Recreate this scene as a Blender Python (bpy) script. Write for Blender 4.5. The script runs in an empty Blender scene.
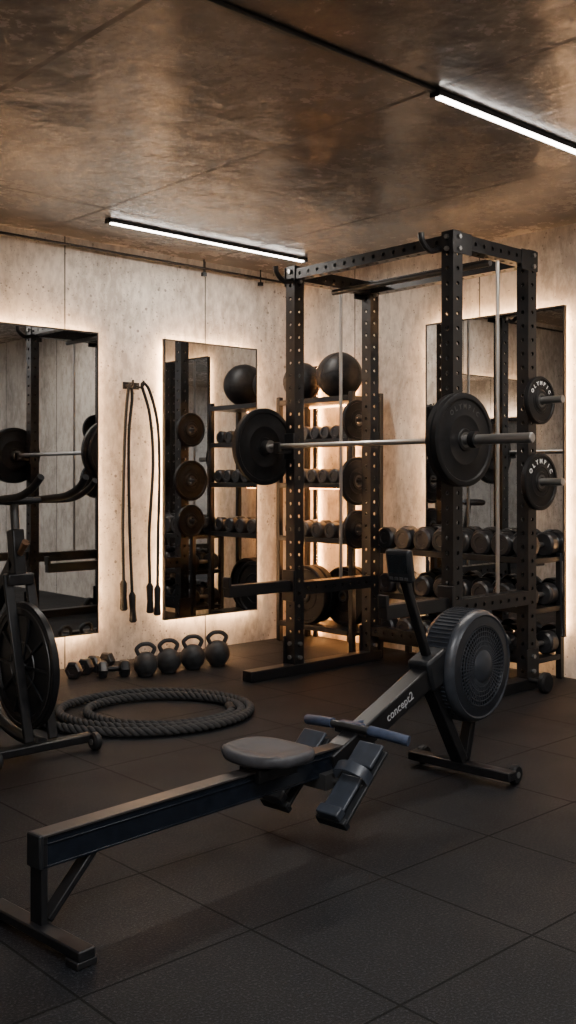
import bpy, bmesh, math, random
from mathutils import Vector, Matrix, Euler, Quaternion
random.seed(7)
COL = bpy.context.scene.collection

# ------------------------------------------------------------------ materials
def new_mat(name):
    m = bpy.data.materials.new(name); m.use_nodes = True
    nt = m.node_tree
    return m, nt, nt.nodes["Principled BSDF"]

def simple(name, col, rough=0.4, metal=0.0, var=0.25, scale=30.0, bump=0.05, rvar=0.1, coat=0.0, spec=0.3):
    m, nt, b = new_mat(name)
    N = nt.nodes; L = nt.links
    tc = N.new("ShaderNodeTexCoord")
    no = N.new("ShaderNodeTexNoise"); no.inputs["Scale"].default_value = scale; no.inputs["Detail"].default_value = 5
    L.new(tc.outputs["Object"], no.inputs["Vector"])
    cr = N.new("ShaderNodeValToRGB")
    cr.color_ramp.elements[0].position = 0.3; cr.color_ramp.elements[1].position = 0.75
    cr.color_ramp.elements[0].color = tuple(c*(1-var) for c in col)+(1,)
    cr.color_ramp.elements[1].color = tuple(min(1, c*(1+var)) for c in col)+(1,)
    L.new(no.outputs["Fac"], cr.inputs["Fac"]); L.new(cr.outputs["Color"], b.inputs["Base Color"])
    mr = N.new("ShaderNodeMapRange")
    mr.inputs["To Min"].default_value = max(0, rough-rvar); mr.inputs["To Max"].default_value = min(1, rough+rvar)
    L.new(no.outputs["Fac"], mr.inputs["Value"]); L.new(mr.outputs["Result"], b.inputs["Roughness"])
    b.inputs["Metallic"].default_value = metal
    b.inputs["Specular IOR Level"].default_value = spec
    if coat: b.inputs["Coat Weight"].default_value = coat
    if bump:
        n2 = N.new("ShaderNodeTexNoise"); n2.inputs["Scale"].default_value = scale*12
        L.new(tc.outputs["Object"], n2.inputs["Vector"])
        bp = N.new("ShaderNodeBump"); bp.inputs["Strength"].default_value = bump; bp.inputs["Distance"].default_value = 0.001
        L.new(n2.outputs["Fac"], bp.inputs["Height"]); L.new(bp.outputs["Normal"], b.inputs["Normal"])
    return m

def emis(name, col, strength):
    m, nt, b = new_mat(name)
    b.inputs["Base Color"].default_value = (0.8, 0.8, 0.8, 1)
    b.inputs["Emission Color"].default_value = tuple(col)+(1,)
    b.inputs["Emission Strength"].default_value = strength
    return m

M_BLACK = simple("black_powder_coat", (0.009, 0.009, 0.010), 0.36, 0.0, bump=0.12)
M_FRAME = simple("black_satin_steel", (0.009, 0.009, 0.010), 0.34, 0.0, bump=0.08, spec=0.38)
M_RUBBER = simple("black_rubber", (0.010, 0.010, 0.011), 0.5, bump=0.2, spec=0.3)
M_HEAD = simple("urethane_head", (0.020, 0.020, 0.022), 0.33, bump=0.0, spec=0.6)
M_IRON = simple("cast_iron", (0.009, 0.009, 0.010), 0.46, 0.0, bump=0.2, spec=0.18)
M_KETTLE = simple("worn_cast_iron", (0.036, 0.036, 0.037), 0.5, 0.0, var=0.5, scale=14, bump=0.3)
M_STEEL = simple("brushed_steel", (0.42, 0.41, 0.40), 0.3, 0.9, var=0.04, scale=8, bump=0, rvar=0.03, spec=0.5)
M_DSTEEL = simple("dark_steel", (0.09, 0.09, 0.09), 0.35, 0.7, var=0.1, bump=0, spec=0.5)
M_PLASTIC = simple("dark_plastic", (0.013, 0.014, 0.016), 0.38)
M_CAGE = simple("near_black_plastic", (0.013, 0.015, 0.020), 0.34, spec=0.45)
M_RIM = simple("cage_rim_plastic", (0.030, 0.034, 0.042), 0.36, spec=0.45)
M_SHOE = simple("footrest_plastic", (0.030, 0.036, 0.048), 0.36, spec=0.5)
M_SEAT = simple("seat_foam", (0.048, 0.048, 0.053), 0.5)
M_GRIP = simple("blue_grey_grip", (0.045, 0.060, 0.10), 0.4)
M_RAIL = simple("dark_blue_rail", (0.008, 0.011, 0.017), 0.2, 0.2, bump=0.0, spec=0.5)
M_RAILTOP = simple("rail_track_steel", (0.085, 0.075, 0.070), 0.32, 0.7, var=0.08, bump=0, spec=0.5)
M_WHITE = simple("white_print", (0.85, 0.85, 0.85), 0.5, bump=0)
M_LOGO = simple("dim_white_print", (0.40, 0.40, 0.41), 0.5, bump=0)
M_GREYP = simple("grey_print", (0.045, 0.045, 0.046), 0.5, bump=0)
M_ROPE = simple("black_rope_fibre", (0.040, 0.039, 0.039), 0.8, scale=60, bump=0.6)
M_CORD = simple("black_cord", (0.008, 0.008, 0.008), 0.6)
M_BALL = simple("ball_leather", (0.016, 0.016, 0.017), 0.45, scale=30, var=0.5, bump=0.5)
M_BRASS = simple("copper_knob", (0.30, 0.17, 0.10), 0.3, 0.8, bump=0)
M_SCREEN = simple("lcd_glass", (0.012, 0.014, 0.016), 0.12, bump=0, spec=0.5)
M_WARM = emis("warm_led", (1.0, 0.58, 0.29), 215.0)
M_WARM2 = emis("warm_led_shelf", (1.0, 0.42, 0.13), 22.0)
M_WARM3 = emis("warm_led_corner", (1.0, 0.43, 0.14), 260.0)
M_COOL = emis("neutral_led", (1.0, 0.92, 0.84), 18.0)

m, nt, b = new_mat("mirror_glass"); M_MIRROR = m
b.inputs["Base Color"].default_value = (0.68, 0.69, 0.70, 1); b.inputs["Metallic"].default_value = 1
no = nt.nodes.new("ShaderNodeTexNoise"); no.inputs["Scale"].default_value = 2
mr = nt.nodes.new("ShaderNodeMapRange"); mr.inputs["To Min"].default_value = 0.005; mr.inputs["To Max"].default_value = 0.02
nt.links.new(no.outputs["Fac"], mr.inputs["Value"]); nt.links.new(mr.outputs["Result"], b.inputs["Roughness"])

def nmath(nt, op, a, bb=None, c=None):
    n = nt.nodes.new("ShaderNodeMath"); n.operation = op
    for i, v in enumerate((a, bb, c)):
        if v is None: continue
        if isinstance(v, (int, float)): n.inputs[i].default_value = v
        else: nt.links.new(v, n.inputs[i])
    return n.outputs[0]

def line_mask(nt, coord, period, offset, width):
    f = nmath(nt, 'FRACT', nmath(nt, 'DIVIDE', nmath(nt, 'ADD', coord, -offset + 100*period), period))
    d = nmath(nt, 'MINIMUM', f, nmath(nt, 'SUBTRACT', 1.0, f))
    return nmath(nt, 'LESS_THAN', d, width/period)

def mixc(nt, fac, a, bcol):
    n = nt.nodes.new("ShaderNodeMix"); n.data_type = 'RGBA'
    if isinstance(fac, (int, float)): n.inputs[0].default_value = fac
    else: nt.links.new(fac, n.inputs[0])
    for i, v in ((6, a), (7, bcol)):
        if isinstance(v, tuple): n.inputs[i].default_value = v
        else: nt.links.new(v, n.inputs[i])
    return n.outputs[2]

def concrete(name, c1, c2, axis, period, offset, rough, seam_w=0.004, ax2=None, streak=(1, 1, 0.5), bumpd=0.01, bstr=0.35, pits=True, coat=0.0, nscale=2.2, ramp=(0.38, 0.60), rv=0.1):
    m, nt, b = new_mat(name); N = nt.nodes; L = nt.links
    tc = N.new("ShaderNodeTexCoord")
    mp = N.new("ShaderNodeMapping"); mp.inputs["Scale"].default_value = streak
    L.new(tc.outputs["Object"], mp.inputs["Vector"])
    n1 = N.new("ShaderNodeTexNoise"); n1.inputs["Scale"].default_value = nscale; n1.inputs["Detail"].default_value = 8; n1.inputs["Roughness"].default_value = 0.65
    L.new(mp.outputs["Vector"], n1.inputs["Vector"])
    n2 = N.new("ShaderNodeTexNoise"); n2.inputs["Scale"].default_value = nscale*9; n2.inputs["Detail"].default_value = 8; n2.inputs["Roughness"].default_value = 0.7
    L.new(mp.outputs["Vector"], n2.inputs["Vector"])
    s = nmath(nt, 'ADD', nmath(nt, 'MULTIPLY', n1.outputs["Fac"], 0.5), nmath(nt, 'MULTIPLY', n2.outputs["Fac"], 0.5))
    cr = N.new("ShaderNodeValToRGB"); cr.color_ramp.elements[0].position = ramp[0]; cr.color_ramp.elements[1].position = ramp[1]
    cr.color_ramp.elements[0].color = c1+(1,); cr.color_ramp.elements[1].color = c2+(1,)
    L.new(s, cr.inputs["Fac"])
    col = cr.outputs["Color"]
    h = s
    if pits:
        ng = N.new("ShaderNodeTexNoise"); ng.inputs["Scale"].default_value = 3.0; ng.inputs["Detail"].default_value = 5
        L.new(tc.outputs["Object"], ng.inputs["Vector"])
        gate = nmath(nt, 'GREATER_THAN', ng.outputs["Fac"], 0.47)
        for sc, th, am in ((18, 0.17, 0.8), (36, 0.22, 0.65), (75, 0.24, 0.5)):
            vo = N.new("ShaderNodeTexVoronoi"); vo.inputs["Scale"].default_value = sc
            L.new(tc.outputs["Object"], vo.inputs["Vector"])
            sepc = N.new("ShaderNodeSeparateColor"); L.new(vo.outputs["Color"], sepc.inputs[0])
            pit = nmath(nt, 'MULTIPLY', nmath(nt, 'LESS_THAN', vo.outputs["Distance"], th), nmath(nt, 'GREATER_THAN', sepc.outputs[0], 0.58))
            pit = nmath(nt, 'MULTIPLY', pit, gate)
            col = mixc(nt, nmath(nt, 'MULTIPLY', pit, am), col, tuple(v*0.45 for v in c1)+(1,))
            h = nmath(nt, 'SUBTRACT', h, nmath(nt, 'MULTIPLY', pit, 0.35))
    else:
        n3 = N.new("ShaderNodeTexNoise"); n3.inputs["Scale"].default_value = 4.5; n3.inputs["Detail"].default_value = 3; n3.inputs["Roughness"].default_value = 0.5
        L.new(mp.outputs["Vector"], n3.inputs["Vector"])
        h = nmath(nt, 'ADD', nmath(nt, 'MULTIPLY', n3.outputs["Fac"], 1.0), nmath(nt, 'MULTIPLY', n2.outputs["Fac"], 0.09))
    sep = N.new("ShaderNodeSeparateXYZ"); L.new(tc.outputs["Object"], sep.inputs[0])
    mask = line_mask(nt, sep.outputs[axis], period, offset, seam_w)
    if ax2:
        mask = nmath(nt, 'MAXIMUM', mask, line_mask(nt, sep.outputs[ax2[0]], ax2[1], ax2[2], seam_w))
    col = mixc(nt, nmath(nt, 'MULTIPLY', mask, 0.9), col, tuple(v*0.15 for v in c1)+(1,))
    L.new(col, b.inputs["Base Color"])
    mr = N.new("ShaderNodeMapRange"); mr.inputs["From Min"].default_value = 0.38; mr.inputs["From Max"].default_value = 0.62
    mr.inputs["To Min"].default_value = rough-rv; mr.inputs["To Max"].default_value = rough+rv
    L.new(s, mr.inputs["Value"]); L.new(mr.outputs["Result"], b.inputs["Roughness"])
    if coat:
        cw = nmath(nt, 'MULTIPLY', nmath(nt, 'SUBTRACT', 1.0, mask), coat)
        L.new(cw, b.inputs["Coat Weight"])
        mr2 = N.new("ShaderNodeMapRange"); mr2.inputs["From Min"].default_value = 0.38; mr2.inputs["From Max"].default_value = 0.62
        mr2.inputs["To Min"].default_value = 0.13; mr2.inputs["To Max"].default_value = 0.36
        L.new(s, mr2.inputs["Value"]); L.new(mr2.outputs["Result"], b.inputs["Coat Roughness"])
    h = nmath(nt, 'SUBTRACT', h, nmath(nt, 'MULTIPLY', mask, 0.6))
    bp = N.new("ShaderNodeBump"); bp.inputs["Strength"].default_value = bstr; bp.inputs["Distance"].default_value = bumpd
    L.new(h, bp.inputs["Height"]); L.new(bp.outputs["Normal"], b.inputs["Normal"])
    if coat: L.new(bp.outputs["Normal"], b.inputs["Coat Normal"])
    return m

WC1, WC2 = (0.35, 0.305, 0.26), (0.66, 0.60, 0.525)
M_WALLX = concrete("board_concrete_x", WC1, WC2, 0, 1.07, 3.13, 0.78, 0.005, bumpd=0.012, bstr=0.45, ramp=(0.41, 0.57))
M_WALLY = concrete("board_concrete_y", WC1, WC2, 1, 1.07, 4.9, 0.78, 0.005, bumpd=0.012, bstr=0.45, ramp=(0.41, 0.57))
M_CEIL = concrete("polished_ceiling_concrete", (0.060, 0.051, 0.045), (0.185, 0.158, 0.135), 0, 1.2, 1.77, 0.42, 0.012, (1, 2.28, 2.42), (1, 1, 1), 0.022, 0.5, False, 0.85, 1.7, ramp=(0.40, 0.60))

# floor: black rubber tiles with fine speckle
m, nt, b = new_mat("rubber_tile_floor"); M_FLOOR = m; N = nt.nodes; L = nt.links
tc = N.new("ShaderNodeTexCoord")
n1 = N.new("ShaderNodeTexNoise"); n1.inputs["Scale"].default_value = 150; n1.inputs["Detail"].default_value = 4; n1.inputs["Roughness"].default_value = 0.7
n2 = N.new("ShaderNodeTexNoise"); n2.inputs["Scale"].default_value = 1.7; n2.inputs["Detail"].default_value = 7
L.new(tc.outputs["Object"], n1.inputs["Vector"]); L.new(tc.outputs["Object"], n2.inputs["Vector"])
cr = N.new("ShaderNodeValToRGB"); cr.color_ramp.elements[0].position = 0.52; cr.color_ramp.elements[1].position = 0.74
cr.color_ramp.elements[0].color = (0.0038, 0.0043, 0.0056, 1); cr.color_ramp.elements[1].color = (0.075, 0.079, 0.088, 1)
L.new(n1.outputs["Fac"], cr.inputs["Fac"])
col = mixc(nt, nmath(nt, 'MULTIPLY', n2.outputs["Fac"], 0.6), cr.outputs["Color"], (0.0045, 0.005, 0.0065, 1))
sep = N.new("ShaderNodeSeparateXYZ"); L.new(tc.outputs["Object"], sep.inputs[0])
mask = nmath(nt, 'MAXIMUM', line_mask(nt, sep.outputs[0], 0.5, 2.17, 0.0036), line_mask(nt, sep.outputs[1], 0.5, 1.46, 0.0036))
col = mixc(nt, nmath(nt, 'MULTIPLY', mask, 0.95), col, (0.0005, 0.0005, 0.0005, 1))
L.new(col, b.inputs["Base Color"])
mr = N.new("ShaderNodeMapRange"); mr.inputs["To Min"].default_value = 0.42; mr.inputs["To Max"].default_value = 0.75
rsum = nmath(nt, 'ADD', n2.outputs["Fac"], nmath(nt, 'MULTIPLY', mask, 0.8))
L.new(rsum, mr.inputs["Value"]); L.new(mr.outputs["Result"], b.inputs["Roughness"])
b.inputs["Specular IOR Level"].default_value = 0.17
h = nmath(nt, 'SUBTRACT', n1.outputs["Fac"], nmath(nt, 'MULTIPLY', mask, 2.0))
bp = N.new("ShaderNodeBump"); bp.inputs["Strength"].default_value = 0.5; bp.inputs["Distance"].default_value = 0.003
L.new(h, bp.inputs["Height"]); L.new(bp.outputs["Normal"], b.inputs["Normal"])

# ------------------------------------------------------------------ mesh builder
class MB:
    def __init__(s): s.bm = bmesh.new(); s.m = 0
    def f(s, vs):
        try:
            fc = s.bm.faces.new(vs); fc.material_index = s.m; fc.smooth = True
        except ValueError: pass
    def v(s, p): return s.bm.verts.new(p)
    def box(s, c, size, rot=None, M=None):
        c = Vector(c); R = Euler(rot).to_matrix() if rot else Matrix.Identity(3)
        vs = []
        for dz in (-.5, .5):
            for dy in (-.5, .5):
                for dx in (-.5, .5):
                    p = R @ Vector((dx*size[0], dy*size[1], dz*size[2])) + c
                    if M: p = M @ p
                    vs.append(s.v(p))
        for q in ((0,2,3,1),(4,5,7,6),(0,1,5,4),(2,6,7,3),(0,4,6,2),(1,3,7,5)):
            s.f([vs[i] for i in q])
        return s
    def beam(s, a, b, w, h, up=(0, 0, 1)):
        a = Vector(a); b = Vector(b); d = (b-a); L = d.length; x = d.normalized()
        y = Vector(up).cross(x)
        if y.length < 1e-4: y = Vector((0, 1, 0))
        y.normalize(); z = x.cross(y)
        M = Matrix((x, y, z)).transposed().to_4x4(); M.translation = (a+b)/2
        return s.box((0, 0, 0), (L, w, h), None, M)
    def tube(s, pts, r, seg=12, closed=False, caps=True):
        pts = [Vector(p) for p in pts]; n = len(pts)
        rr = r if isinstance(r, (list, tuple)) else [r]*n
        T = []
        for i in range(n):
            if closed: t = pts[(i+1) % n]-pts[i-1]
            else: t = pts[min(i+1, n-1)]-pts[max(i-1, 0)]
            T.append(t.normalized())
        ref = Vector((0, 0, 1)) if abs(T[0].z) < 0.9 else Vector((1, 0, 0))
        nrm = T[0].cross(ref).normalized(); rings = []
        for i in range(n):
            nrm = (nrm - T[i]*nrm.dot(T[i])).normalized()
            bn = T[i].cross(nrm)
            rings.append([s.v(pts[i]+(nrm*math.cos(a)+bn*math.sin(a))*rr[i]) for a in [2*math.pi*k/seg for k in range(seg)]])
        for i in range(n if closed else n-1):
            A = rings[i]; B = rings[(i+1) % n]
            for k in range(seg): s.f((A[k], A[(k+1) % seg], B[(k+1) % seg], B[k]))
        if caps and not closed:
            s.f(rings[0][::-1]); s.f(rings[-1])
        return s
    def cyl(s, a, b, r, r2=None, seg=24): return s.tube([a, b], [r, r if r2 is None else r2], seg)
    def lathe(s, prof, o, axis, seg=40, closed=False):
        q = Vector((0, 0, 1)).rotation_difference(Vector(axis)); o = Vector(o); rings = []
        for (r, h) in prof:
            if r < 1e-6: rings.append([s.v(o + q @ Vector((0, 0, h)))])
            else: rings.append([s.v(o + q @ Vector((r*math.cos(2*math.pi*k/seg), r*math.sin(2*math.pi*k/seg), h))) for k in range(seg)])
        n = len(rings)
        for i in range(n if closed else n-1):
            A = rings[i]; B = rings[(i+1) % n]
            for k in range(seg):
                k2 = (k+1) % seg
                if len(A) == 1 and len(B) == 1: continue
                if len(A) == 1: s.f((A[0], B[k2], B[k]))
                elif len(B) == 1: s.f((A[k], A[k2], B[0]))
                else: s.f((A[k], A[k2], B[k2], B[k]))
        return s
    def sphere(s, o, r, seg=28, rings=16, sz=1.0):
        return s.lathe([(r*math.sin(math.pi*i/rings), -r*sz*math.cos(math.pi*i/rings)) for i in range(rings+1)], o, (0, 0, 1), seg)
    def perf(s, a, axis, length, w=0.075, d=None, spacing=0.075, r=0.0115):
        """square tube with real punched holes"""
        ax = Vector(axis).normalized()
        q = Vector((0, 0, 1)).rotation_difference(ax).to_matrix().to_4x4()
        q.translation = Vector(a); d = d or w
        n = max(1, round(length/spacing)); sp = length/n
        for k in range(4):
            R = Matrix.Rotation(k*math.pi/2, 4, 'Z')
            half = (d if k % 2 == 0 else w)/2; off = (w if k % 2 == 0 else d)/2
            for i in range(n):
                z0 = i*sp; z1 = z0+sp; zc = (z0+z1)/2
                per = [(-half, z0), (0, z0), (half, z0), (half, zc), (half, z1), (0, z1), (-half, z1), (-half, zc)]
                P = [s.v(q @ (R @ Vector((off, y, z)))) for y, z in per]
                an = [math.radians(x) for x in (225, 270, 315, 0, 45, 90, 135, 180)]
                C = [s.v(q @ (R @ Vector((off, r*math.cos(t), zc+r*math.sin(t))))) for t in an]
                I = [s.v(q @ (R @ Vector((off-0.005, r*math.cos(t), zc+r*math.sin(t))))) for t in an]
                for j in range(8):
                    j2 = (j+1) % 8
                    s.f((P[j], P[j2], C[j2], C[j])); s.f((C[j], C[j2], I[j2], I[j]))
        for z in (0, length):
            vs = [s.v(q @ Vector((sx*w/2, sy*d/2, z))) for sx, sy in ((-1,-1),(1,-1),(1,1),(-1,1))]
            s.f(vs)
        return s
    def add_mesh(s, me, M):
        t = bmesh.new(); t.from_mesh(me)
        mp = {vv: s.v(M @ vv.co) for vv in t.verts}
        for fc in t.faces: s.f([mp[x] for x in fc.verts])
        t.free(); return s
    def done(s, name, mats, parent=None, bevel=0.0, loc=None, angle=35, subd=0, weld=True, label=None):
        if weld: bmesh.ops.remove_doubles(s.bm, verts=s.bm.verts, dist=1e-5)
        bmesh.ops.recalc_face_normals(s.bm, faces=s.bm.faces)
        me = bpy.data.meshes.new(name); s.bm.to_mesh(me); s.bm.free()
        if not isinstance(mats, (list, tuple)): mats = [mats]
        for mm in mats: me.materials.append(mm)
        me.set_sharp_from_angle(angle=math.radians(angle))
        ob = bpy.data.objects.new(name, me); COL.objects.link(ob)
        if parent: ob.parent = parent
        if loc: ob.location = loc
        if bevel:
            bv = ob.modifiers.new("bevel", 'BEVEL'); bv.width = bevel; bv.segments = 2; bv.limit_method = 'ANGLE'
        if label: ob["label"] = label
        return ob

def thing(name, label, cat, loc=(0, 0, 0), rz=0.0, group=None, rot=None):
    e = bpy.data.objects.new(name, None); e.empty_display_size = 0.05; COL.objects.link(e)
    e.location = loc; e.rotation_euler = rot or (0, 0, rz)
    e["label"] = label; e["category"] = cat
    if group: e["group"] = group
    return e

def tag(ob, label, cat, group=None):
    ob["label"] = label; ob["category"] = cat
    if group: ob["group"] = group
    return ob

def dup(root, loc, rot=None, label=None, group=None):
    r = root.copy(); COL.objects.link(r); r.location = loc
    if rot: r.rotation_euler = rot
    if label: r["label"] = label
    if group: r["group"] = group
    def rec(src, dst):
        for c in src.children:
            k = c.copy(); COL.objects.link(k); k.parent = dst
            rec(c, k)
    rec(root, r)
    return r

def catmull(pts, n=8):
    pts = [Vector(p) for p in pts]; out = []
    P = [pts[0]*2-pts[1]] + pts + [pts[-1]*2-pts[-2]]
    for i in range(1, len(P)-2):
        for k in range(n):
            t = k/n; p0, p1, p2, p3 = P[i-1:i+3]
            out.append(0.5*((2*p1)+(p2-p0)*t+(2*p0-5*p1+4*p2-p3)*t*t+(3*p1-p0-3*p2+p3)*t**3))
    out.append(pts[-1]); return out

def text_mesh(txt, size, extrude=0.0006, bold=0.0):
    cu = bpy.data.curves.new("t", 'FONT'); cu.body = txt; cu.size = size; cu.extrude = extrude; cu.offset = bold
    cu.align_x = 'CENTER'; cu.align_y = 'CENTER'; cu.resolution_u = 3
    ob = bpy.data.objects.new("t", cu); COL.objects.link(ob)
    bpy.context.view_layer.update()
    me = bpy.data.meshes.new_from_object(ob.evaluated_get(bpy.context.evaluated_depsgraph_get()))
    bpy.data.objects.remove(ob); return me

def lamp(parent, loc, sx, sy, power, col, rot=(0, 0, 0)):
    l = bpy.data.lights.new("lamp", 'AREA'); l.shape = 'RECTANGLE'; l.size = sx; l.size_y = sy
    l.energy = power; l.color = col
    o = bpy.data.objects.new("lamp", l); COL.objects.link(o); o.location = loc; o.rotation_euler = rot
    if parent: o.parent = parent
    return o

# ------------------------------------------------------------------ room
XW, YW, H = 5.125, 5.41, 2.61
X0, Y0 = -2.2, -2.2
def struct(mb, name, mat):
    o = mb.done(name, mat); o["kind"] = "structure"; return o
struct(MB().box(((X0+XW)/2, (Y0+YW)/2, -0.05), (XW-X0+0.4, YW-Y0+0.4, 0.1)), "floor", M_FLOOR)
struct(MB().box(((X0+XW)/2, (Y0+YW)/2, H+0.05), (XW-X0+0.4, YW-Y0+0.4, 0.1)), "ceiling", M_CEIL)
struct(MB().box(((X0+XW)/2, YW+0.05, H/2), (XW-X0+0.2, 0.1, H)), "wall_back", M_WALLX)
struct(MB().box((XW+0.05, (Y0+YW)/2, H/2), (0.1, YW-Y0, H)), "wall_right", M_WALLY)
struct(MB().box(((X0+XW)/2, Y0-0.05, H/2), (XW-X0+0.2, 0.1, H)), "wall_front", M_WALLX)
struct(MB().box((X0-0.05, (Y0+YW)/2, H/2), (0.1, YW-Y0, H)), "wall_left", M_WALLY)

# ------------------------------------------------------------------ ceiling fixtures
def linear_light(x0, x1, y, label, power):
    L = x1-x0
    e = thing("linear_ceiling_light", label, "ceiling light", ((x0+x1)/2, y, H))
    MB().box((0, 0, -0.010), (L, 0.036, 0.020)).done("housing", M_DSTEEL, e, 0.003)
    MB().box((0, 0, -0.023), (L-0.03, 0.028, 0.008)).done("diffuser", M_COOL, e, 0.002)
    for s_ in (-1, 1): MB().box((s_*(L/2+0.005), 0, -0.013), (0.012, 0.040, 0.028)).done("end_cap", M_BLACK, e, 0.002)
    lamp(e, (0, 0, -0.030), L-0.06, 0.02, power, (1.0, 0.91, 0.82))
linear_light(3.10, 4.62, 4.88, "slim black linear LED ceiling light near the mirrored wall", 24)
linear_light(2.98, 4.75, 2.43, "slim black linear LED ceiling light joined to a dark track", 34)
M_FILL_PANEL = emis("fill_panel_glow", (1, 0.94, 0.88), 3)  # glowing face for the added fill panels
def panel(x, y, power, sx=1.2, sy=0.6):  # added fill light on the ceiling out of view, brightens floor and equipment
    e = thing("added_fill_panel", "flat rectangular fill-light panel added on the unseen part of the ceiling", "ceiling light", (x, y, H))
    MB().box((0, 0, -0.012), (sx, sy, 0.024)).done("housing", M_BLACK, e, 0.003)
    MB().box((0, 0, -0.026), (sx-0.04, sy-0.04, 0.006)).done("diffuser", M_FILL_PANEL, e)
    lamp(e, (0, 0, -0.032), sx-0.06, sy-0.06, power, (0.97, 0.98, 1.0))
panel(1.15, 1.0, 50); panel(-0.9, -0.7, 48)
panel(2.9, -0.3, 36)
e = thing("ceiling_track", "thin black metal ceiling track running along the slab", "track", (1.4, 2.43, H))
MB().box((0, 0, -0.007), (3.14, 0.022, 0.014)).done("rail", M_DSTEEL, e, 0.002)
e = thing("ceiling_conduit", "thin black conduit pipe hung along the top of the concrete wall", "pipe", (3.2, YW-0.05, H))
MB().cyl((-2.6, 0, -0.06), (1.75, 0, -0.06), 0.009, seg=12).done("pipe", M_BLACK, e)
for dx in (-1.7, -0.6, 0.95, 1.45):
    MB().cyl((dx, 0, 0), (dx, 0, -0.09), 0.005, seg=8).box((dx, 0, -0.10), (0.03, 0.026, 0.025)).done("bracket", M_BLACK, e)
for (x, y, rz) in ((X0+0.06, 1.6, 0), (1.6, Y0+0.06, math.pi/2)):  # added uplights on unseen walls, put in to warm and brighten the ceiling
    e = thing("added_uplight", "long black warm fill uplight added high on an unseen wall", "added fill light", (x, y, 2.0), rz)
    MB().box((0, 0, 0), (0.09, 1.6, 0.05)).done("housing", M_BLACK, e, 0.003)
    lamp(e, (0.0, 0, 0.032), 0.06, 1.5, 26, (1.0, 0.70, 0.46), (math.pi, 0, 0))

# ------------------------------------------------------------------ backlit mirrors
def mirror(W, Hh, loc, rz, label):
    e = thing("wall_mirror", label, "mirror", loc, rz, "backlit wall mirrors")
    MB().box((0, -0.052, Hh/2), (W-0.016, 0.006, Hh-0.016)).done("glass", M_MIRROR, e)
    mb = MB(); t = 0.008
    for sx in (-1, 1): mb.box((sx*(W/2-t/2), -0.045, Hh/2), (t, 0.026, Hh))
    for z in (t/2, Hh-t/2): mb.box((0, -0.045, z), (W, 0.026, t))
    mb.done("frame", M_BLACK, e, 0.001)
    MB().box((0, -0.018, Hh/2), (W*0.6, 0.034, Hh*0.75)).box((0, -0.041, Hh/2), (W-0.03, 0.012, Hh-0.03)).done("backing", M_BLACK, e)
    mb = MB(); ins = 0.04
    for sx in (-1, 1): mb.box((sx*(W/2-ins), -0.028, Hh/2), (0.014, 0.012, Hh-2*ins))
    for z in (ins, Hh-ins): mb.box((0, -0.028, z), (W-2*ins-0.014, 0.012, 0.014))
    mb.done("led_strip", M_WARM, e, label="warm glowing LED strip behind the mirror")
mirror(0.79, 1.82, (4.218, YW, 0.23), 0, "tall rectangular backlit mirror beside the hanging ropes")
mirror(1.10, 1.84, (2.78, YW, 0.20), 0, "wide rectangular backlit mirror behind the exercise bike")
mirror(1.02, 1.90, (XW, 3.705, 0.24), -math.pi/2, "large backlit mirror behind the power rack and dumbbells")

# ------------------------------------------------------------------ power rack
XF, XB, YL, YR, RH = 4.05, 4.70, 4.36, 3.197, 2.39
rk = thing("power_rack", "tall black steel power rack with punched uprights and top beams", "power rack", ((XF+XB)/2, (YL+YR)/2, 0))
ox, oy = (XF+XB)/2, (YL+YR)/2
xf, xb, yl, yr = XF-ox, XB-ox, YL-oy, YR-oy
for x in (xf, xb):
    for y in (yl, yr):
        MB().perf((x, y, 0.06), (0, 0, 1), RH-0.06).done("upright", M_FRAME, rk)
hw = 0.0375
for y in (yl, yr):
    MB().perf((xf+hw, y, RH-hw-0.01), (1, 0, 0), xb-xf-2*hw).done("top_side_beam", M_FRAME, rk)
    MB().perf((xf+hw, y, 0.50), (1, 0, 0), xb-xf-2*hw).done("lower_side_beam", M_FRAME, rk)
MB().perf((xb, yr+hw, RH-hw-0.01), (0, 1, 0), yl-yr-2*hw).done("top_cross_beam", M_FRAME, rk)
MB().perf((xb, yr+hw, 0.19), (0, 1, 0), yl-yr-2*hw, w=0.06).done("lower_cross_beam", M_FRAME, rk)
MB().perf((xf, yr+hw, RH-hw-0.01), (0, 1, 0), yl-yr-2*hw, w=0.06).done("top_cross_beam", M_FRAME, rk)
MB().cyl((xf+0.32, yr, RH-0.11), (xf+0.32, yl, RH-0.11), 0.017).done("pull_up_bar", M_DSTEEL, rk)
for y, sgn in ((yl-0.02, 1), (yr+0.06, -1)):
    pts = catmull([(xf-0.02, y, RH-0.08), (xf-0.10, y, RH-0.10), (xf-0.16, y, RH-0.06), (xf-0.17, y, RH-0.02)], 6)
    MB().tube(pts, 0.015, 10).done("pull_up_grip", M_BLACK, rk)
def foot(xa, xb_, y):
    MB().box(((xa+xb_)/2-ox, y, 0.03), (xb_-xa, 0.08, 0.06)).done("foot", M_FRAME, rk, 0.004)
foot(3.68, 4.765, yl); foot(3.95, 4.765, yr)
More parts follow.
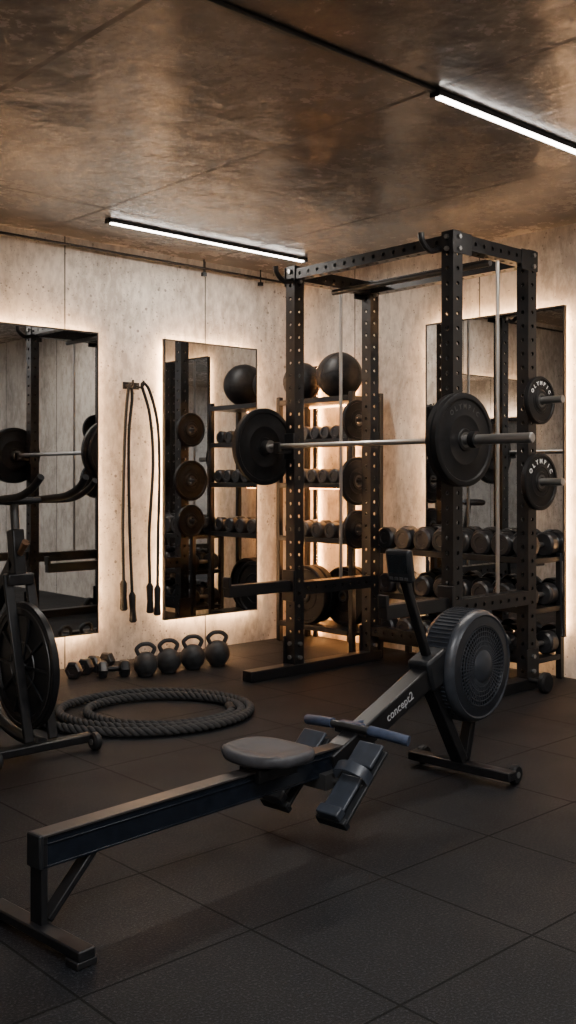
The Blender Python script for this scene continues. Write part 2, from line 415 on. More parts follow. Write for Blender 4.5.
for x, sx in ((xf, 1), (xb, -1)):
    for y in (yl, yr):
        sy = -1 if y > 0 else 1
        yy = y - sy*(hw+0.003)
        MB().box((x, yy, 0.14), (0.11, 0.006, 0.16)).done("gusset_plate", M_FRAME, rk, 0.002)
        MB().box((x+sx*0.03, yy, RH-0.06), (0.15, 0.006, 0.11)).done("gusset_plate", M_FRAME, rk, 0.002)
        for z in (0.10, 0.18, RH-0.03, RH-0.09):
            MB().cyl((x, y-hw, z), (x, y-hw-0.018, z), 0.012, seg=6).done("bolt", M_STEEL, rk)
            if x < 0: MB().cyl((x-hw, y, z), (x-hw-0.012, y, z), 0.013, seg=6).done("bolt", M_STEEL, rk)
for y in (yl, yr):
    MB().cyl((0.06, y, 0.54), (0.06, y, RH-0.09), 0.0105, seg=16).done("guide_rod", M_STEEL, rk, label="polished steel vertical guide rod")
for y in (yl, yr):
    mb = MB()
    mb.box((xf-hw-0.006, y, 1.335), (0.012, 0.08, 0.15)).box((xf-hw-0.055, y, 1.30), (0.10, 0.05, 0.014)).box((xf-hw-0.105, y, 1.325), (0.014, 0.05, 0.06))
    mb.done("j_hook", M_BLACK, rk, 0.003)
for y in (yl, yr):
    mb = MB()
    mb.box((xf-hw-0.24, y, 0.52), (0.48, 0.055, 0.065)).box((xf-hw-0.475, y, 0.57), (0.02, 0.055, 0.06)).box((xf-hw-0.01, y, 0.52), (0.02, 0.10, 0.18))
    mb.done("spotter_arm", M_FRAME, rk, 0.003)
PEGL = (1.52, 1.13, 0.82); PEGR = (1.57, 1.13)
for z in PEGL: MB().cyl((xb, yl+hw, z), (xb, yl+hw+0.14, z), 0.0125).done("plate_peg", M_DSTEEL, rk)
for z in PEGR: MB().cyl((xb, yr-hw, z), (xb, yr-hw-0.19, z), 0.020).done("plate_peg", M_STEEL, rk)
mb = MB(); mb.cyl((xb-0.03, yr-0.04, 0.055), (xb-0.03, yr-0.14, 0.055), 0.014)
mb.lathe([(0.0, -0.02), (0.045, -0.02), (0.055, -0.012), (0.055, 0.012), (0.045, 0.02), (0, 0.02)], (xb-0.03, yr-0.14, 0.0551), (0, 1, 0), 28)
mb.done("roller_wheel", M_RUBBER, rk)

# ------------------------------------------------------------------ plates / barbell
def make_plate(R, t, loc, label, name="weight_plate", group=None, lettering=None, rot=None, mat=None):
    half = [(0.026, .5), (0.052, .5), (0.056, .36), (R*0.50, .30), (R*0.515, .36), (R*0.54, .36), (R*0.555, .30), (R*0.86, .30), (R*0.89, .5), (R*0.97, .5), (R, .38)]
    prof = [(r, -h*t) for r, h in half] + [(r, h*t) for r, h in reversed(half)]
    o = MB().lathe(prof, (0, 0, 0), (0, 1, 0), 56, closed=True).done(name, mat or M_IRON, angle=40)
    o.location = loc
    if rot: o.rotation_euler = rot
    tag(o, label, "weight plate", group)
    MB().lathe([(0.0255, -t*.53), (0.038, -t*.53), (0.038, t*.53), (0.0255, t*.53)], (0, 0, 0), (0, 1, 0), 28, closed=True).done("hub_ring", M_DSTEEL, o)
    if lettering:
        mb = MB(); txt, sz, lm, step = lettering
        n = len(txt)
        for i, ch in enumerate(txt):
            th = (i-(n-1)/2)*step
            me = text_mesh(ch, sz, 0.0012, 0.0008)
            M = Matrix.Translation((0, -t*.31, 0)) @ Matrix.Rotation(math.pi/2, 4, 'X') @ Matrix.Rotation(-th, 4, 'Z') @ Matrix.Translation((0, R*0.71, 0))
            mb.add_mesh(me, M)
        mb.done("lettering", lm, o)
    return o
BX, BZ = 3.945, 1.335
bb = thing("barbell", "long steel barbell racked across the power rack hooks", "barbell", (BX, 3.80, BZ))
MB().cyl((0, -0.66, 0), (0, 0.66, 0), 0.014).done("shaft", M_STEEL, bb)
MB().lathe([(0, -1.15), (0.020, -1.15), (0.024, -1.146), (0.024, -0.69), (0.036, -0.685), (0.036, -0.655), (0, -0.655)], (0, 0, 0), (0, 1, 0), 28).done("sleeve", M_STEEL, bb)
MB().lathe([(0, 0.90), (0.022, 0.90), (0.024, 0.896), (0.024, 0.69), (0.036, 0.685), (0.036, 0.655), (0, 0.655)], (0, 0, 0), (0, 1, 0), 28).done("sleeve", M_STEEL, bb)
MB().lathe([(0.0245, -0.84), (0.040, -0.84), (0.040, -0.805), (0.0245, -0.805)], (0, 0, 0), (0, 1, 0), 28, closed=True).done("collar_clamp", M_BLACK, bb)
g = "large plates loaded on the barbell"
make_plate(0.228, 0.034, (BX, 3.80-0.718, BZ), "large black weight plate loaded on the barbell", group=g)
make_plate(0.228, 0.034, (BX, 3.80-0.754, BZ), "large black weight plate loaded on the barbell", group=g, lettering=("OLYMPIC", 0.034, M_GREYP, 0.22))
make_plate(0.228, 0.034, (BX, 3.80+0.718, BZ), "large black weight plate loaded on the barbell", group=g)
make_plate(0.205, 0.034, (BX, 3.80+0.754, BZ), "large black weight plate loaded on the barbell", group=g)
g = "plates stored on the rack pegs"
for z, R in zip(PEGL, (0.13, 0.155, 0.125)):
    make_plate(R, 0.030, (XB, YL+hw+0.075, z), "small black weight plate stored on a rack peg", group=g)
for z, R in zip(PEGR, (0.13, 0.155)):
    make_plate(R, 0.032, (XB, YR-hw-0.045, z), "small black weight plate with white lettering on a rack peg", group=g,
               lettering=("OLYMPIC", 0.034 if R > .14 else 0.028, M_WHITE, 0.34))

# ------------------------------------------------------------------ dumbbells
def make_dumbbell(r, L, loc, label, group, round_=True, rot=None, hm=None):
    e = thing("dumbbell", label, "dumbbell", loc, group=group, rot=rot)
    hl = L*0.29; seg = 24 if round_ else 6
    zc = r if round_ else r*math.cos(math.pi/6)
    for s_ in (-1, 1):
        a = s_*(L/2-hl)
        mb = MB()
        prof = [(0, 0), (r*0.86, 0), (r, 0.012), (r, hl-0.012), (r*0.84, hl), (r*0.50, hl), (r*0.46, hl-0.005), (0, hl-0.005)]
        mb.lathe(prof, (0, 0, 0), (s_, 0, 0), seg)
        if not round_:
            th = math.pi/6
            if min(v.co.z for v in mb.bm.verts) < -r*0.95:
                for v in mb.bm.verts:
                    y, z = v.co.y, v.co.z; v.co.y = y*math.cos(th)-z*math.sin(th); v.co.z = y*math.sin(th)+z*math.cos(th)
        for v in mb.bm.verts: v.co.x += a; v.co.z += zc
        mb.done("head", M_HEAD, e, angle=30)
    x1 = L/2-hl
    MB().tube([(-x1, 0, zc), (-x1*0.6, 0, zc), (0, 0, zc), (x1*0.6, 0, zc), (x1, 0, zc)], [0.013, 0.015, 0.017, 0.015, 0.013], 14).done("handle", hm or M_STEEL, e)
    return e

# ------------------------------------------------------------------ shelving
def shelf_unit(name, label, cat, loc, LY, DX, levels, top, lip=True, led=True, thick=0.028):
    e = thing(name, label, cat, loc)
    for x in (-DX/2+0.02, DX/2-0.02):
        for y in (-LY/2+0.02, LY/2-0.02):
            MB().box((x, y, top/2), (0.035, 0.035, top)).done("post", M_FRAME, e, 0.003)
    for z in levels:
        mb = MB().box((0, 0, z-thick/2), (DX-0.01, LY-0.01, thick))
        if lip: mb.box((-DX/2+0.008, 0, z-0.012), (0.016, LY-0.08, 0.035))
        mb.done("shelf", M_FRAME, e, 0.002)
        if led: MB().box((DX/2-0.03, 0.04, z-thick-0.006), (0.012, LY-0.2, 0.01)).done("led_strip", M_WARM2, e, label="warm LED strip under the shelf")
    return e
S1 = (4.93, 4.965, 0)
sh = shelf_unit("storage_shelf", "black steel corner shelf full of balls, dumbbells and plates", "shelf",
           S1, 0.75, 0.31, (0.14, 0.74, 1.11, 1.41, 1.69), 1.72)
S2 = (4.94, 3.80, 0)
shelf_unit("dumbbell_rack", "three-tier black steel dumbbell rack against the mirror", "dumbbell rack",
           S2, 1.18, 0.32, (0.14, 0.42, 0.70), 0.72, led=False)
# shielded wall-grazing LED profiles behind the corner shelf (slim cover bar, strip shines onto the wall)
for yy in (5.27, 4.93):
    lc = thing("wall_led_profile", "slim upright black profile hiding an amber wall-grazing LED strip", "LED strip", (XW, yy, 0.0), group="amber LED profiles behind the shelf")
    MB().box((-0.030, 0, 0.98), (0.006, 0.036, 1.96)).box((-0.014, 0, 0.98), (0.028, 0.006, 1.96)).done("cover_bar", M_BLACK, lc)
    for sy in (-1, 1):
        MB().box((-0.0255, sy*0.010, 0.99), (0.003, 0.010, 1.92)).done("led_strip", M_WARM3, lc)

g = "dumbbells on the dumbbell rack"
random.seed(3)
for lv, (z, n, r) in enumerate(((0.70, 8, 0.070), (0.42, 8, 0.064), (0.14, 8, 0.066))):
    base = make_dumbbell(r, 0.28, (S2[0]-0.01, 3.28, z), "black round-head dumbbell on the rack", g)
    for i in range(n):
        y = 3.285 + (1.03/(n-1))*i
        if i == 0: base.location = (S2[0]-0.015, y, z); continue
        dup(base, (S2[0]-0.015+random.uniform(-.008, .008), y, z))
g = "dumbbells on the storage shelf"
base = make_dumbbell(0.057, 0.26, (4.92, 4.69, 0.74), "black round-head dumbbell on the corner shelf", g)
for i in range(1, 5): dup(base, (4.92, 4.69+0.130*i, 0.74))
b3 = make_dumbbell(0.052, 0.25, (4.92, 4.68, 1.11), "black round-head dumbbell on the corner shelf", g)
for i in range(1, 6): dup(b3, (4.92, 4.68+0.108*i, 1.11))
b2 = make_dumbbell(0.048, 0.22, (4.92, 4.69, 1.41), "small black dumbbell on the corner shelf", g)
for i in range(1, 6): dup(b2, (4.92, 4.69+0.10*i, 1.41))

# ------------------------------------------------------------------ kettlebells
def make_kettlebell(s, loc, label, group, rz=0.0):
    e = thing("kettlebell", label, "kettlebell", loc, rz, group)
    R = 0.080*s; cz = R*0.93
    prof = [(0, 0), (R*0.55, 0), (R*0.62, 0.004*s)]
    for i in range(2, 17):
        a = -math.pi/2 + math.pi*i/18
        if math.sin(a)*R+cz > 0.006*s and math.cos(a)*R > R*0.28: prof.append((math.cos(a)*R, math.sin(a)*R+cz))
    prof += [(R*0.25, cz+R*0.97), (0, cz+R*0.98)]
    MB().lathe(prof, (0, 0, 0), (0, 0, 1), 32).done("body", M_KETTLE, e, angle=50)
    w = 0.058*s; zt = 0.205*s
    pts = catmull([(-w*0.72, 0, cz+R*0.72), (-w*1.02, 0, cz+R*1.15), (-w*0.93, 0, zt-0.022*s), (-w*0.5, 0, zt-0.004*s), (0, 0, zt), (w*0.5, 0, zt-0.004*s),
                   (w*0.93, 0, zt-0.022*s), (w*1.02, 0, cz+R*1.15), (w*0.72, 0, cz+R*0.72)], 5)
    MB().tube(pts, 0.0135*s, 12).done("handle", M_KETTLE, e)
    return e
g = "kettlebells in a row on the floor"
for i, (x, y, s) in enumerate(((3.365, 4.90, 0.90), (3.525, 4.895, 0.92), (3.70, 4.89, 0.95), (3.885, 4.885, 0.98))):
    make_kettlebell(s, (x, y, 0), "black cast-iron kettlebell standing in a row by the mirror", g, -0.35)
g = "hex dumbbells on the floor"
for (x, y, a) in ((3.07, 5.14, 0.5), (3.21, 5.00, -0.4), (3.27, 5.235, 0.35)):
    make_dumbbell(0.053, 0.18, (x, y, 0), "small black hex dumbbell lying on the floor by the wall", g, False, rot=(0, 0, a), hm=M_BLACK)

# ------------------------------------------------------------------ balls and bumper plates
def ball(r, loc, label):
    mb = MB().sphere((0, 0, 0), r, 36, 22)
    o = mb.done("medicine_ball", M_BALL, angle=60); o.location = loc; tag(o, label, "ball", "exercise balls on the shelf")
    for ax in ((1, 0.2, 0), (0.1, 1, 0.3), (0, 0.2, 1)):
        a = Vector(ax).normalized()
        u = a.orthogonal().normalized(); w = a.cross(u)
        MB().tube([(u*math.cos(t)+w*math.sin(t))*r*1.0 for t in [2*math.pi*k/40 for k in range(40)]], r*0.012, 6, closed=True).done("seam", M_RUBBER, o)
ball(0.158, (4.92, 4.85, 1.69+0.160), "large black exercise ball on the top shelf")
ball(0.135, (4.89, 5.19, 1.69+0.137), "black medicine ball beside the large ball on the top shelf")
g = "bumper plates standing on the bottom shelf"
for x, y in ((4.84, 5.085), (4.905, 5.085), (4.975, 4.845), (5.04, 4.845)):
    make_plate(0.202, 0.06, (x, y, 0.14+0.202), "thick black rubber bumper plate standing on the bottom shelf", "bumper_plate", g, rot=(0, 0, math.pi/2), mat=M_IRON)

# ------------------------------------------------------------------ hanging ropes
hk = thing("wall_hook", "black steel double hook fixed to the concrete wall", "hook", (3.60, YW, 1.735))
MB().box((0, -0.006, 0), (0.12, 0.012, 0.045)).done("plate", M_BLACK, hk, 0.002)
for dx in (-0.04, 0.04):
    MB().tube(catmull([(dx, -0.01, 0), (dx, -0.06, -0.012), (dx, -0.085, 0.0), (dx, -0.09, 0.03)], 5), 0.007, 8).done("prong", M_BLACK, hk)
def jump_rope(pts, label):
    e = thing("jump_rope", label, "jump rope", (3.60, YW-0.05, 0), group="ropes on the wall hook")
    MB().tube(catmull(pts, 8), 0.010, 8).done("cord", M_CORD, e)
    for p, q in ((pts[0], pts[1]), (pts[-1], pts[-2])):
        p = Vector(p); d = (p-Vector(q)).normalized()
        MB().tube([p-d*0.01, p+d*0.01, p+d*0.10, p+d*0.17, p+d*0.18], [0.012, 0.023, 0.019, 0.025, 0.017], 12).done("handle", M_CORD, e)
jump_rope([(-0.085, 0, 0.50), (-0.09, 0, 0.9), (-0.075, 0, 1.4), (-0.06, 0, 1.62), (-0.04, 0, 1.738), (-0.02, 0, 1.66), (-0.045, 0, 1.4), (-0.04, 0, 0.9), (-0.02, 0, 0.42)],
          "black jump rope with rubber handles hanging on the wall hook")
jump_rope([(0.10, -0.02, 0.47), (0.095, -0.02, 0.8), (0.125, -0.02, 1.25), (0.10, -0.02, 1.55), (0.04, -0.02, 1.738), (0.095, -0.02, 1.71), (0.16, -0.02, 1.50), (0.175, -0.02, 1.2), (0.165, -0.02, 0.8), (0.16, -0.02, 0.45)],
          "black jump rope draped wide over the wall hook")

# ------------------------------------------------------------------ battle rope coil
br = thing("battle_rope", "thick black twisted battle rope coiled on the rubber floor", "battle rope", (2.83, 4.08, 0))
path = []
nS = 900; turns = 2.6; RR = 0.0225
RT = Vector((0.737, -0.676, 0)); FW = Vector((0.676, 0.737, 0))
for i in range(nS+1):
    t = i/nS*turns; a = 2.75 + t*2*math.pi
    r = 1.0 - 0.165*t
    c = RT*(-0.035+0.045*t) + FW*(0.012*math.sin(2.2*t))
    wob = 1+0.018*math.sin(2*a+t)
    path.append(c + RT*(0.54*r*math.cos(a)*wob) + FW*(0.47*r*math.sin(a)) + Vector((0, 0, RR+0.001)))
d = [0]
for i in range(1, len(path)): d.append(d[-1]+(path[i]-path[i-1]).length)
LN = d[-1]; ns = int(LN/0.011); rs = []; j = 0
for i in range(ns+1):
    s = LN*i/ns
    while j < len(d)-2 and d[j+1] < s: j += 1
    u = (s-d[j])/max(1e-9, d[j+1]-d[j]); rs.append(path[j].lerp(path[j+1], min(1, u)))
mb = MB()
for k in range(3):
    pts = []
    for i, p in enumerate(rs):
        t = (rs[min(i+1, ns)]-rs[max(i-1, 0)]).normalized(); nn = Vector((0, 0, 1)); bn = t.cross(nn)
        ph = 2*math.pi*(i*LN/ns/0.105 + k/3)
        pts.append(p+(nn*math.cos(ph)+bn*math.sin(ph))*0.0108)
    mb.tube(pts, 0.0118, 8)
mb.done("rope", M_ROPE, br, weld=False, angle=80)
for A_, B_ in ((rs[-1], rs[-6]), (rs[0], rs[5])):
    t0 = (A_-B_).normalized()
    MB().tube([A_-t0*0.10, A_+t0*0.02], 0.0232, 16).done("end_cap", M_CORD, br)

# ------------------------------------------------------------------ rowing machine
rw = thing("rowing_machine", "black indoor rowing machine with padded seat and round flywheel", "rowing machine",
           (1.27, 2.28, 0), math.radians(4.6))
ZO = -0.010
MB().box((-0.03, -0.005, 0.030), (0.048, 0.41, 0.026)).done("rear_foot", M_FRAME, rw, 0.004)
for sy in (-1, 1): MB().box((-0.03, -0.005+sy*0.18, 0.009), (0.058, 0.05, 0.018)).done("foot_pad", M_RUBBER, rw, 0.003)
MB().box((-0.025, 0, 0.150), (0.020, 0.05, 0.22)).done("rear_leg", M_FRAME, rw, 0.003)
MB().beam((0.14, 0, 0.190), (-0.005, 0, 0.045), 0.04, 0.018).done("rear_brace", M_FRAME, rw, 0.003)
mb = MB(); x0, x1 = -0.03, 1.30; xm = (x0+x1)/2; lx = x1-x0
mb.box((xm, 0, 0.232+ZO), (lx, 0.044, 0.075)); mb.m = 1
mb.box((xm, 0, 0.272+ZO), (lx, 0.056, 0.007)); mb.m = 0
mb.box((xm, 0, 0.194+ZO), (lx, 0.050, 0.007)).box((xm, 0, 0.250+ZO), (lx, 0.050, 0.005))
mb.done("rail", [M_RAIL, M_RAILTOP], rw, 0.0015)
MB().box((-0.036, 0, 0.234+ZO), (0.014, 0.058, 0.086)).done("rail_end_cap", M_PLASTIC, rw, 0.004)
MB().box((0.80, 0, 0.262+ZO), (0.17, 0.09, 0.045)).box((0.80, 0, 0.283+ZO), (0.15, 0.13, 0.010)).done("seat_carriage", M_PLASTIC, rw, 0.005)
mb = MB(); rings = []
def sup(t, a, b_, e=2.8):
    c, s_ = math.cos(t), math.sin(t)
    return a*math.copysign(abs(c)**(2/e), c), b_*math.copysign(abs(s_)**(2/e), s_)
NS = 40
for (k, z) in ((0.86, 0.286), (0.97, 0.290), (1.0, 0.300), (1.0, 0.311), (0.96, 0.320), (0.85, 0.323), (0.6, 0.319), (0.3, 0.315)):
    ring = []
    for i in range(NS):
        px, py = sup(2*math.pi*i/NS, 0.125*k, 0.14*k)
        px *= 1-0.12*(py/0.15)**2 if px > 0 else 1
        dz = 0.012*(py/0.15)**2 + (0.006 if px < -0.07 else 0)
        ring.append(mb.v((0.80+px, py, z+dz+ZO)))
    rings.append(ring)
for A, B in zip(rings, rings[1:]):
    for i in range(NS): mb.f((A[i], A[(i+1) % NS], B[(i+1) % NS], B[i]))
mb.f(rings[0][::-1]); mb.f(rings[-1])
mb.done("seat_pad", M_SEAT, rw, angle=60, label="dark grey contoured seat pad")
for sy in (-1, 1):
    y = sy*0.122
    fr = MB().beam((0.955, y, 0.078), (1.165, y, 0.262), 0.122, 0.012).beam((0.950, y, 0.092), (0.970, y, 0.064), 0.118, 0.022).done("footrest", M_PLASTIC, rw, 0.004)
    MB().beam((0.955, y, 0.106), (1.06, y, 0.197), 0.084, 0.012).beam((0.940, y, 0.122), (0.960, y, 0.096), 0.088, 0.036).done("heel_cup", M_SHOE, fr, 0.005)
    MB().beam((1.09, y, 0.222), (1.160, y, 0.282), 0.100, 0.014).done("toe_plate", M_SHOE, fr, 0.005)
    n = Vector((-0.66, 0, 0.75))
    c = Vector((1.07, y, 0.190))
    pts = catmull([c+Vector((0, -0.064, 0)), c+Vector((0, -0.058, 0))+n*0.04, c+n*0.062, c+Vector((0, 0.058, 0))+n*0.04, c+Vector((0, 0.064, 0))], 5)
    mb = MB(); w = Vector((0.75, 0, 0.66))*0.018
    prev = None
    for p in pts:
        cur = [mb.v(p-w), mb.v(p+w), mb.v(p+w+Vector((0, 0, 0.003))), mb.v(p-w+Vector((0, 0, 0.003)))]
        if prev:
            for i in range(4): mb.f((prev[i], prev[(i+1) % 4], cur[(i+1) % 4], cur[i]))
        prev = cur
    mb.done("strap", M_SHOE, fr)
MB().cyl((1.06, -0.165, 0.165), (1.06, 0.165, 0.165), 0.012).box((1.06, 0, 0.17), (0.10, 0.10, 0.05)).done("footrest_axle", M_DSTEEL, rw)
MB().beam((1.08, 0, 0.205), (1.70, 0, 0.45), 0.07, 0.08).done("main_frame", M_FRAME, rw, 0.006)
sl = math.atan2(0.245, 0.62)
mb = MB(); me = text_mesh("concept2", 0.044)
mb.add_mesh(me, Matrix.Translation((1.43, -0.0360, 0.344)) @ Matrix.Rotation(-sl, 4, 'Y') @ Matrix.Rotation(math.pi/2, 4, 'X'))
mb.done("logo", M_LOGO, rw, label="white logo lettering on the frame")
MB().beam((1.66, 0, 0.38), (1.86, 0, 0.06), 0.055, 0.040).done("front_leg", M_FRAME, rw, 0.004)
MB().beam((1.95, 0, 0.28), (1.885, 0, 0.06), 0.045, 0.032).done("front_leg", M_FRAME, rw, 0.004)
MB().box((1.865, 0.0, 0.042), (0.055, 0.46, 0.034)).done("front_foot", M_FRAME, rw, 0.004)
for sy in (-1, 1):
    MB().lathe([(0, -0.016), (0.03, -0.016), (0.036, -0.01), (0.036, 0.01), (0.03, 0.016), (0, 0.016)], (1.915, sy*0.208, 0.0365), (0, 1, 0), 24).box((1.89, sy*0.208, 0.04), (0.05, 0.012, 0.02)).done("transport_wheel", M_RUBBER, rw)
    MB().cyl((1.915, sy*0.208-0.018, 0.0365), (1.915, sy*0.208+0.018, 0.0365), 0.012, seg=16).done("wheel_hub", M_STEEL, rw)
FC = Vector((1.89, 0, 0.430)); FR = 0.213
prof = [(0.150, -0.078), (0.155, -0.086), (0.196, -0.082), (FR, -0.058), (FR, 0.050), (0.198, 0.072), (0.17, 0.078), (0, 0.078), (0, 0.02), (0.148, 0.02), (0.150, -0.06)]
fwo = MB().lathe(prof, FC, (0, 1, 0), 64).done("flywheel_housing", M_CAGE, rw, angle=30)
MB().lathe([(0.190, -0.083), (0.196, -0.087), (0.205, -0.080), (0.2145, -0.062), (0.2145, -0.054), (0.205, -0.060)], FC, (0, 1, 0), 64, closed=True).done("outer_rim", M_RIM, fwo)
mb = MB()
for k in range(56):
    a = 2*math.pi*k/56
    p = lambda r, y: FC+Vector((r*math.cos(a), y, r*math.sin(a)))
    mb.beam(p(0.060, -0.086), p(0.152, -0.082), 0.0022, 0.005, up=(-math.sin(a), 0, math.cos(a)))
for r in (0.078, 0.096, 0.114, 0.132, 0.150):
    mb.tube([FC+Vector((r*math.cos(t), -0.085, r*math.sin(t))) for t in [2*math.pi*k/56 for k in range(56)]], 0.002, 6, closed=True)
mb.done("grille", M_RIM, fwo, label="radial wire grille of the flywheel")
MB().lathe([(0, -0.100), (0.028, -0.100), (0.050, -0.095), (0.062, -0.087), (0.062, -0.074), (0, -0.074)], FC, (0, 1, 0), 40).done("hub_cap", M_RIM, fwo)
mb = MB()
for k in range(16):
    a = 2*math.pi*k/16
    mb.beam(FC+Vector((0.04*math.cos(a), -0.025, 0.04*math.sin(a))), FC+Vector((0.143*math.cos(a), -0.025, 0.143*math.sin(a))), 0.004, 0.06, up=(-math.sin(a), 0.4, math.cos(a)))
mb.done("fan_blades", M_BLACK, fwo)
mb = MB()
for k in range(72):
    a = 2*math.pi*k/72
    c = FC+Vector(((FR+0.001)*math.cos(a), 0, (FR+0.001)*math.sin(a)))
    mb.beam(c+Vector((0, -0.048, 0)), c+Vector((0, 0.045, 0)), 0.004, 0.004, up=(math.cos(a), 0, math.sin(a)))
mb.done("vent_ribs", M_RIM, fwo)
MB().beam((1.60, 0, 0.42), (1.78, 0, 0.485), 0.10, 0.12).done("chain_housing", M_PLASTIC, rw, 0.012)
hd = MB().tube(catmull([(1.225, -0.21, 0.295), (1.20, -0.10, 0.308), (1.195, 0, 0.312), (1.20, 0.10, 0.308), (1.225, 0.21, 0.295)], 6), 0.012, 12).done("handle", M_DSTEEL, rw)
for sy in (-1, 1):
    MB().tube(catmull([(1.200, sy*0.08, 0.309), (1.208, sy*0.15, 0.304), (1.228, sy*0.22, 0.294)], 5), 0.0175, 16).done("grip", M_GRIP, hd, label="blue-grey rubber grip")
MB().box((1.205, 0, 0.312), (0.03, 0.10, 0.026)).box((1.235, 0, 0.312), (0.06, 0.02, 0.02)).done("handle_bracket", M_GRIP, hd, 0.005)
MB().box((1.22, 0.0, 0.292), (0.05, 0.14, 0.02)).done("handle_rest", M_PLASTIC, rw, 0.004)
MB().cyl((1.26, 0, 0.312), (1.62, 0, 0.435), 0.005, seg=8).done("chain", M_DSTEEL, rw)
MB().beam((1.665, 0, 0.44), (1.50, 0, 0.79), 0.034, 0.026).done("monitor_arm", M_FRAME, rw, 0.005)
mo = MB().box((1.478, 0, 0.835), (0.032, 0.105, 0.120), (0, -0.18, 0)).done("monitor", M_PLASTIC, rw, 0.009)
MB().box((1.4615, 0, 0.843), (0.004, 0.082, 0.066), (0, -0.18, 0)).done("screen", M_SCREEN, mo)
for i in range(4): MB().box((1.470, -0.033+i*0.022, 0.79), (0.006, 0.014, 0.01), (0, -0.18, 0)).done("button", M_GREYP, mo)

# ------------------------------------------------------------------ exercise bike
bk = thing("exercise_bike", "black spin bike with heavy disc flywheel and curved handlebars", "exercise bike", (2.06, 3.74, 0))
MB().box((0, 0, 0.050), (0.46, 0.055, 0.035)).done("front_foot", M_FRAME, bk, 0.006)
MB().box((0, 1.08, 0.05), (0.50, 0.07, 0.05)).done("rear_foot", M_FRAME, bk, 0.006)
for sx in (-1, 1):
    MB().lathe([(0, -0.018), (0.030, -0.018), (0.038, -0.01), (0.038, 0.01), (0.030, 0.018), (0, 0.018)], (sx*0.225, -0.04, 0.038), (1, 0, 0), 24).done("transport_wheel", M_RUBBER, bk)
    MB().cyl((sx*0.225-0.021, -0.04, 0.038), (sx*0.225+0.021, -0.04, 0.038), 0.013, seg=16).done("wheel_hub", M_STEEL, bk)
    MB().cyl((sx*0.2, 1.08, 0.0), (sx*0.2, 1.08, 0.03), 0.02, seg=16).done("leveling_foot", M_RUBBER, bk)
MB().tube(catmull([(0, 0.0, 0.06), (0, 0.25, 0.065), (0, 0.7, 0.16), (0, 1.08, 0.07)], 6), 0.025, 12).done("base_frame", M_FRAME, bk)
for sx in (-1, 1):
    MB().beam((sx*0.055, 0.01, 0.07), (sx*0.05, 0.21, 0.74), 0.018, 0.042, up=(1, 0, 0)).done("fork_blade", M_FRAME, bk, 0.004)
MB().beam((0, 0.205, 0.70), (0, 0.235, 0.93), 0.06, 0.055, up=(1, 0, 0)).box((0, 0.205, 0.72), (0.12, 0.06, 0.05)).done("head_tube", M_FRAME, bk, 0.006)
MB().beam((0, 0.22, 0.80), (0, 0.64, 0.37), 0.055, 0.055, up=(1, 0, 0)).beam((0, 0.64, 0.37), (0, 0.72, 0.12), 0.05, 0.05, up=(1, 0, 0)).done("down_tube", M_FRAME, bk, 0.006)
MB().cyl((0, 0.232, 0.92), (0, 0.245, 1.05), 0.019).done("handlebar_post", M_DSTEEL, bk)
W = Vector((0, 0.15, 0.36))
fl = MB().lathe([(0, -0.012), (0.03, -0.012), (0.19, -0.006), (0.210, -0.006), (0.217, -0.017), (0.262, -0.017), (0.267, -0.012), (0.267, 0.012), (0.262, 0.017), (0.217, 0.017), (0.210, 0.006), (0.19, 0.006), (0.03, 0.012), (0, 0.012)], W, (1, 0, 0), 64).done("flywheel", M_BLACK, bk, angle=25)
MB().lathe([(0, -0.05), (0.025, -0.05), (0.03, -0.04), (0.03, 0.04), (0.025, 0.05), (0, 0.05)], W, (1, 0, 0), 24).done("hub", M_DSTEEL, fl)
MB().tube([W+Vector((-0.018, 0.243*math.cos(t), 0.243*math.sin(t))) for t in [2*math.pi*k/64 for k in range(64)]], 0.003, 6, closed=True).done("rim_ring", M_DSTEEL, fl)
MB().tube([W+Vector((-0.011, 0.10*math.cos(t), 0.10*math.sin(t))) for t in [2*math.pi*k/64 for k in range(64)]], 0.004, 6, closed=True).done("inner_ring", M_DSTEEL, fl)
for k in range(10):
    a = 2*math.pi*k/10
    dr = Vector((0, math.cos(a), math.sin(a)))
    MB().beam(W+dr*0.03+Vector((-0.012, 0, 0)), W+dr*0.213+Vector((-0.010, 0, 0)), 0.012, 0.010, up=(1, 0, 0)).done("spoke", M_PLASTIC, fl, 0.002)
MB().lathe([(0, -0.02), (0.10, -0.02), (0.115, -0.01), (0.115, 0.01), (0.10, 0.02), (0, 0.02)], (0.085, 0.62, 0.36), (1, 0, 0), 36).beam((0.085, 0.16, 0.36), (0.085, 0.62, 0.36), 0.03, 0.12).done("chain_guard", M_PLASTIC, bk, 0.006)
cr_ = MB().beam((-0.08, 0.62, 0.36), (-0.08, 0.50, 0.24), 0.02, 0.03, up=(1, 0, 0)).beam((0.12, 0.62, 0.36), (0.12, 0.74, 0.48), 0.02, 0.03, up=(1, 0, 0)).cyl((-0.09, 0.62, 0.36), (0.13, 0.62, 0.36), 0.015).done("crank", M_STEEL, bk)
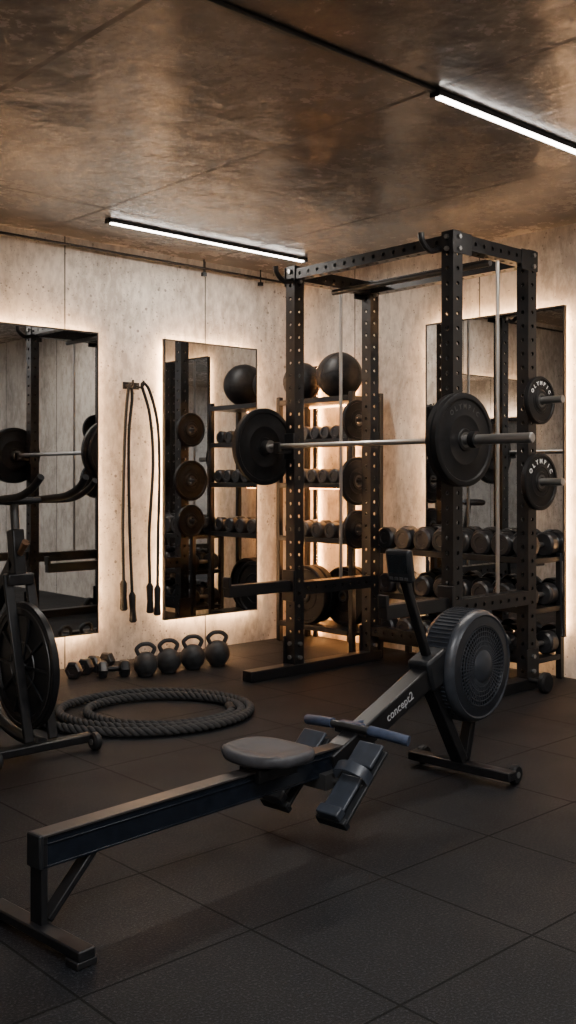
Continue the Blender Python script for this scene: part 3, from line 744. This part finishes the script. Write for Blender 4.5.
for p in ((-0.14, 0.50, 0.24), (0.18, 0.74, 0.48)):
    MB().box(p, (0.09, 0.09, 0.025)).done("pedal", M_BLACK, cr_, 0.004)
MB().cyl((0, 0.68, 0.30), (0, 0.80, 0.88), 0.024).done("seat_post", M_DSTEEL, bk)
mb = MB()
mb.lathe([(0, -0.03), (0.09, -0.03), (0.115, -0.015), (0.115, 0.01), (0.09, 0.03), (0, 0.03)], (0, 0.86, 0.91), (0, 0, 1), 32).box((0, 0.73, 0.91), (0.06, 0.17, 0.04))
mb.done("seat", M_SEAT, bk, 0.012)
hb = MB().tube(catmull([(-0.10, -0.17, 1.155), (-0.105, -0.11, 1.11), (-0.105, 0.0, 1.075), (-0.10, 0.15, 1.062), (-0.07, 0.235, 1.052), (0, 0.25, 1.048), (0.07, 0.235, 1.052), (0.10, 0.15, 1.062), (0.105, 0.0, 1.075), (0.105, -0.11, 1.11), (0.10, -0.17, 1.155)], 6), 0.0155, 12).done("handlebar", M_RUBBER, bk)
MB().tube(catmull([(-0.25, 0.0, 1.14), (-0.25, 0.06, 1.10), (-0.22, 0.14, 1.06), (-0.1, 0.17, 1.055), (0.1, 0.17, 1.055), (0.22, 0.14, 1.06), (0.25, 0.06, 1.10), (0.25, 0.0, 1.14)], 5), 0.013, 12).done("side_grip", M_RUBBER, hb)
MB().cyl((0, 0.19, 0.83), (-0.0, 0.14, 0.88), 0.014, 0.017, 16).done("resistance_knob", M_BRASS, bk, label="small copper-coloured resistance knob")

# ------------------------------------------------------------------ world + camera
w = bpy.data.worlds.new("World"); bpy.context.scene.world = w; w.use_nodes = True
w.node_tree.nodes["Background"].inputs[0].default_value = (0.05, 0.045, 0.04, 1)
w.node_tree.nodes["Background"].inputs[1].default_value = 0.5
cam = bpy.data.cameras.new("camera"); co = bpy.data.objects.new("camera", cam); COL.objects.link(co)
co.location = (0, 0, 1.15); co.rotation_euler = (math.pi/2, 0, math.radians(-42.5))
cam.sensor_width = 36; cam.lens = 1011*36/1024; cam.shift_y = -34/1024
bpy.context.scene.camera = co
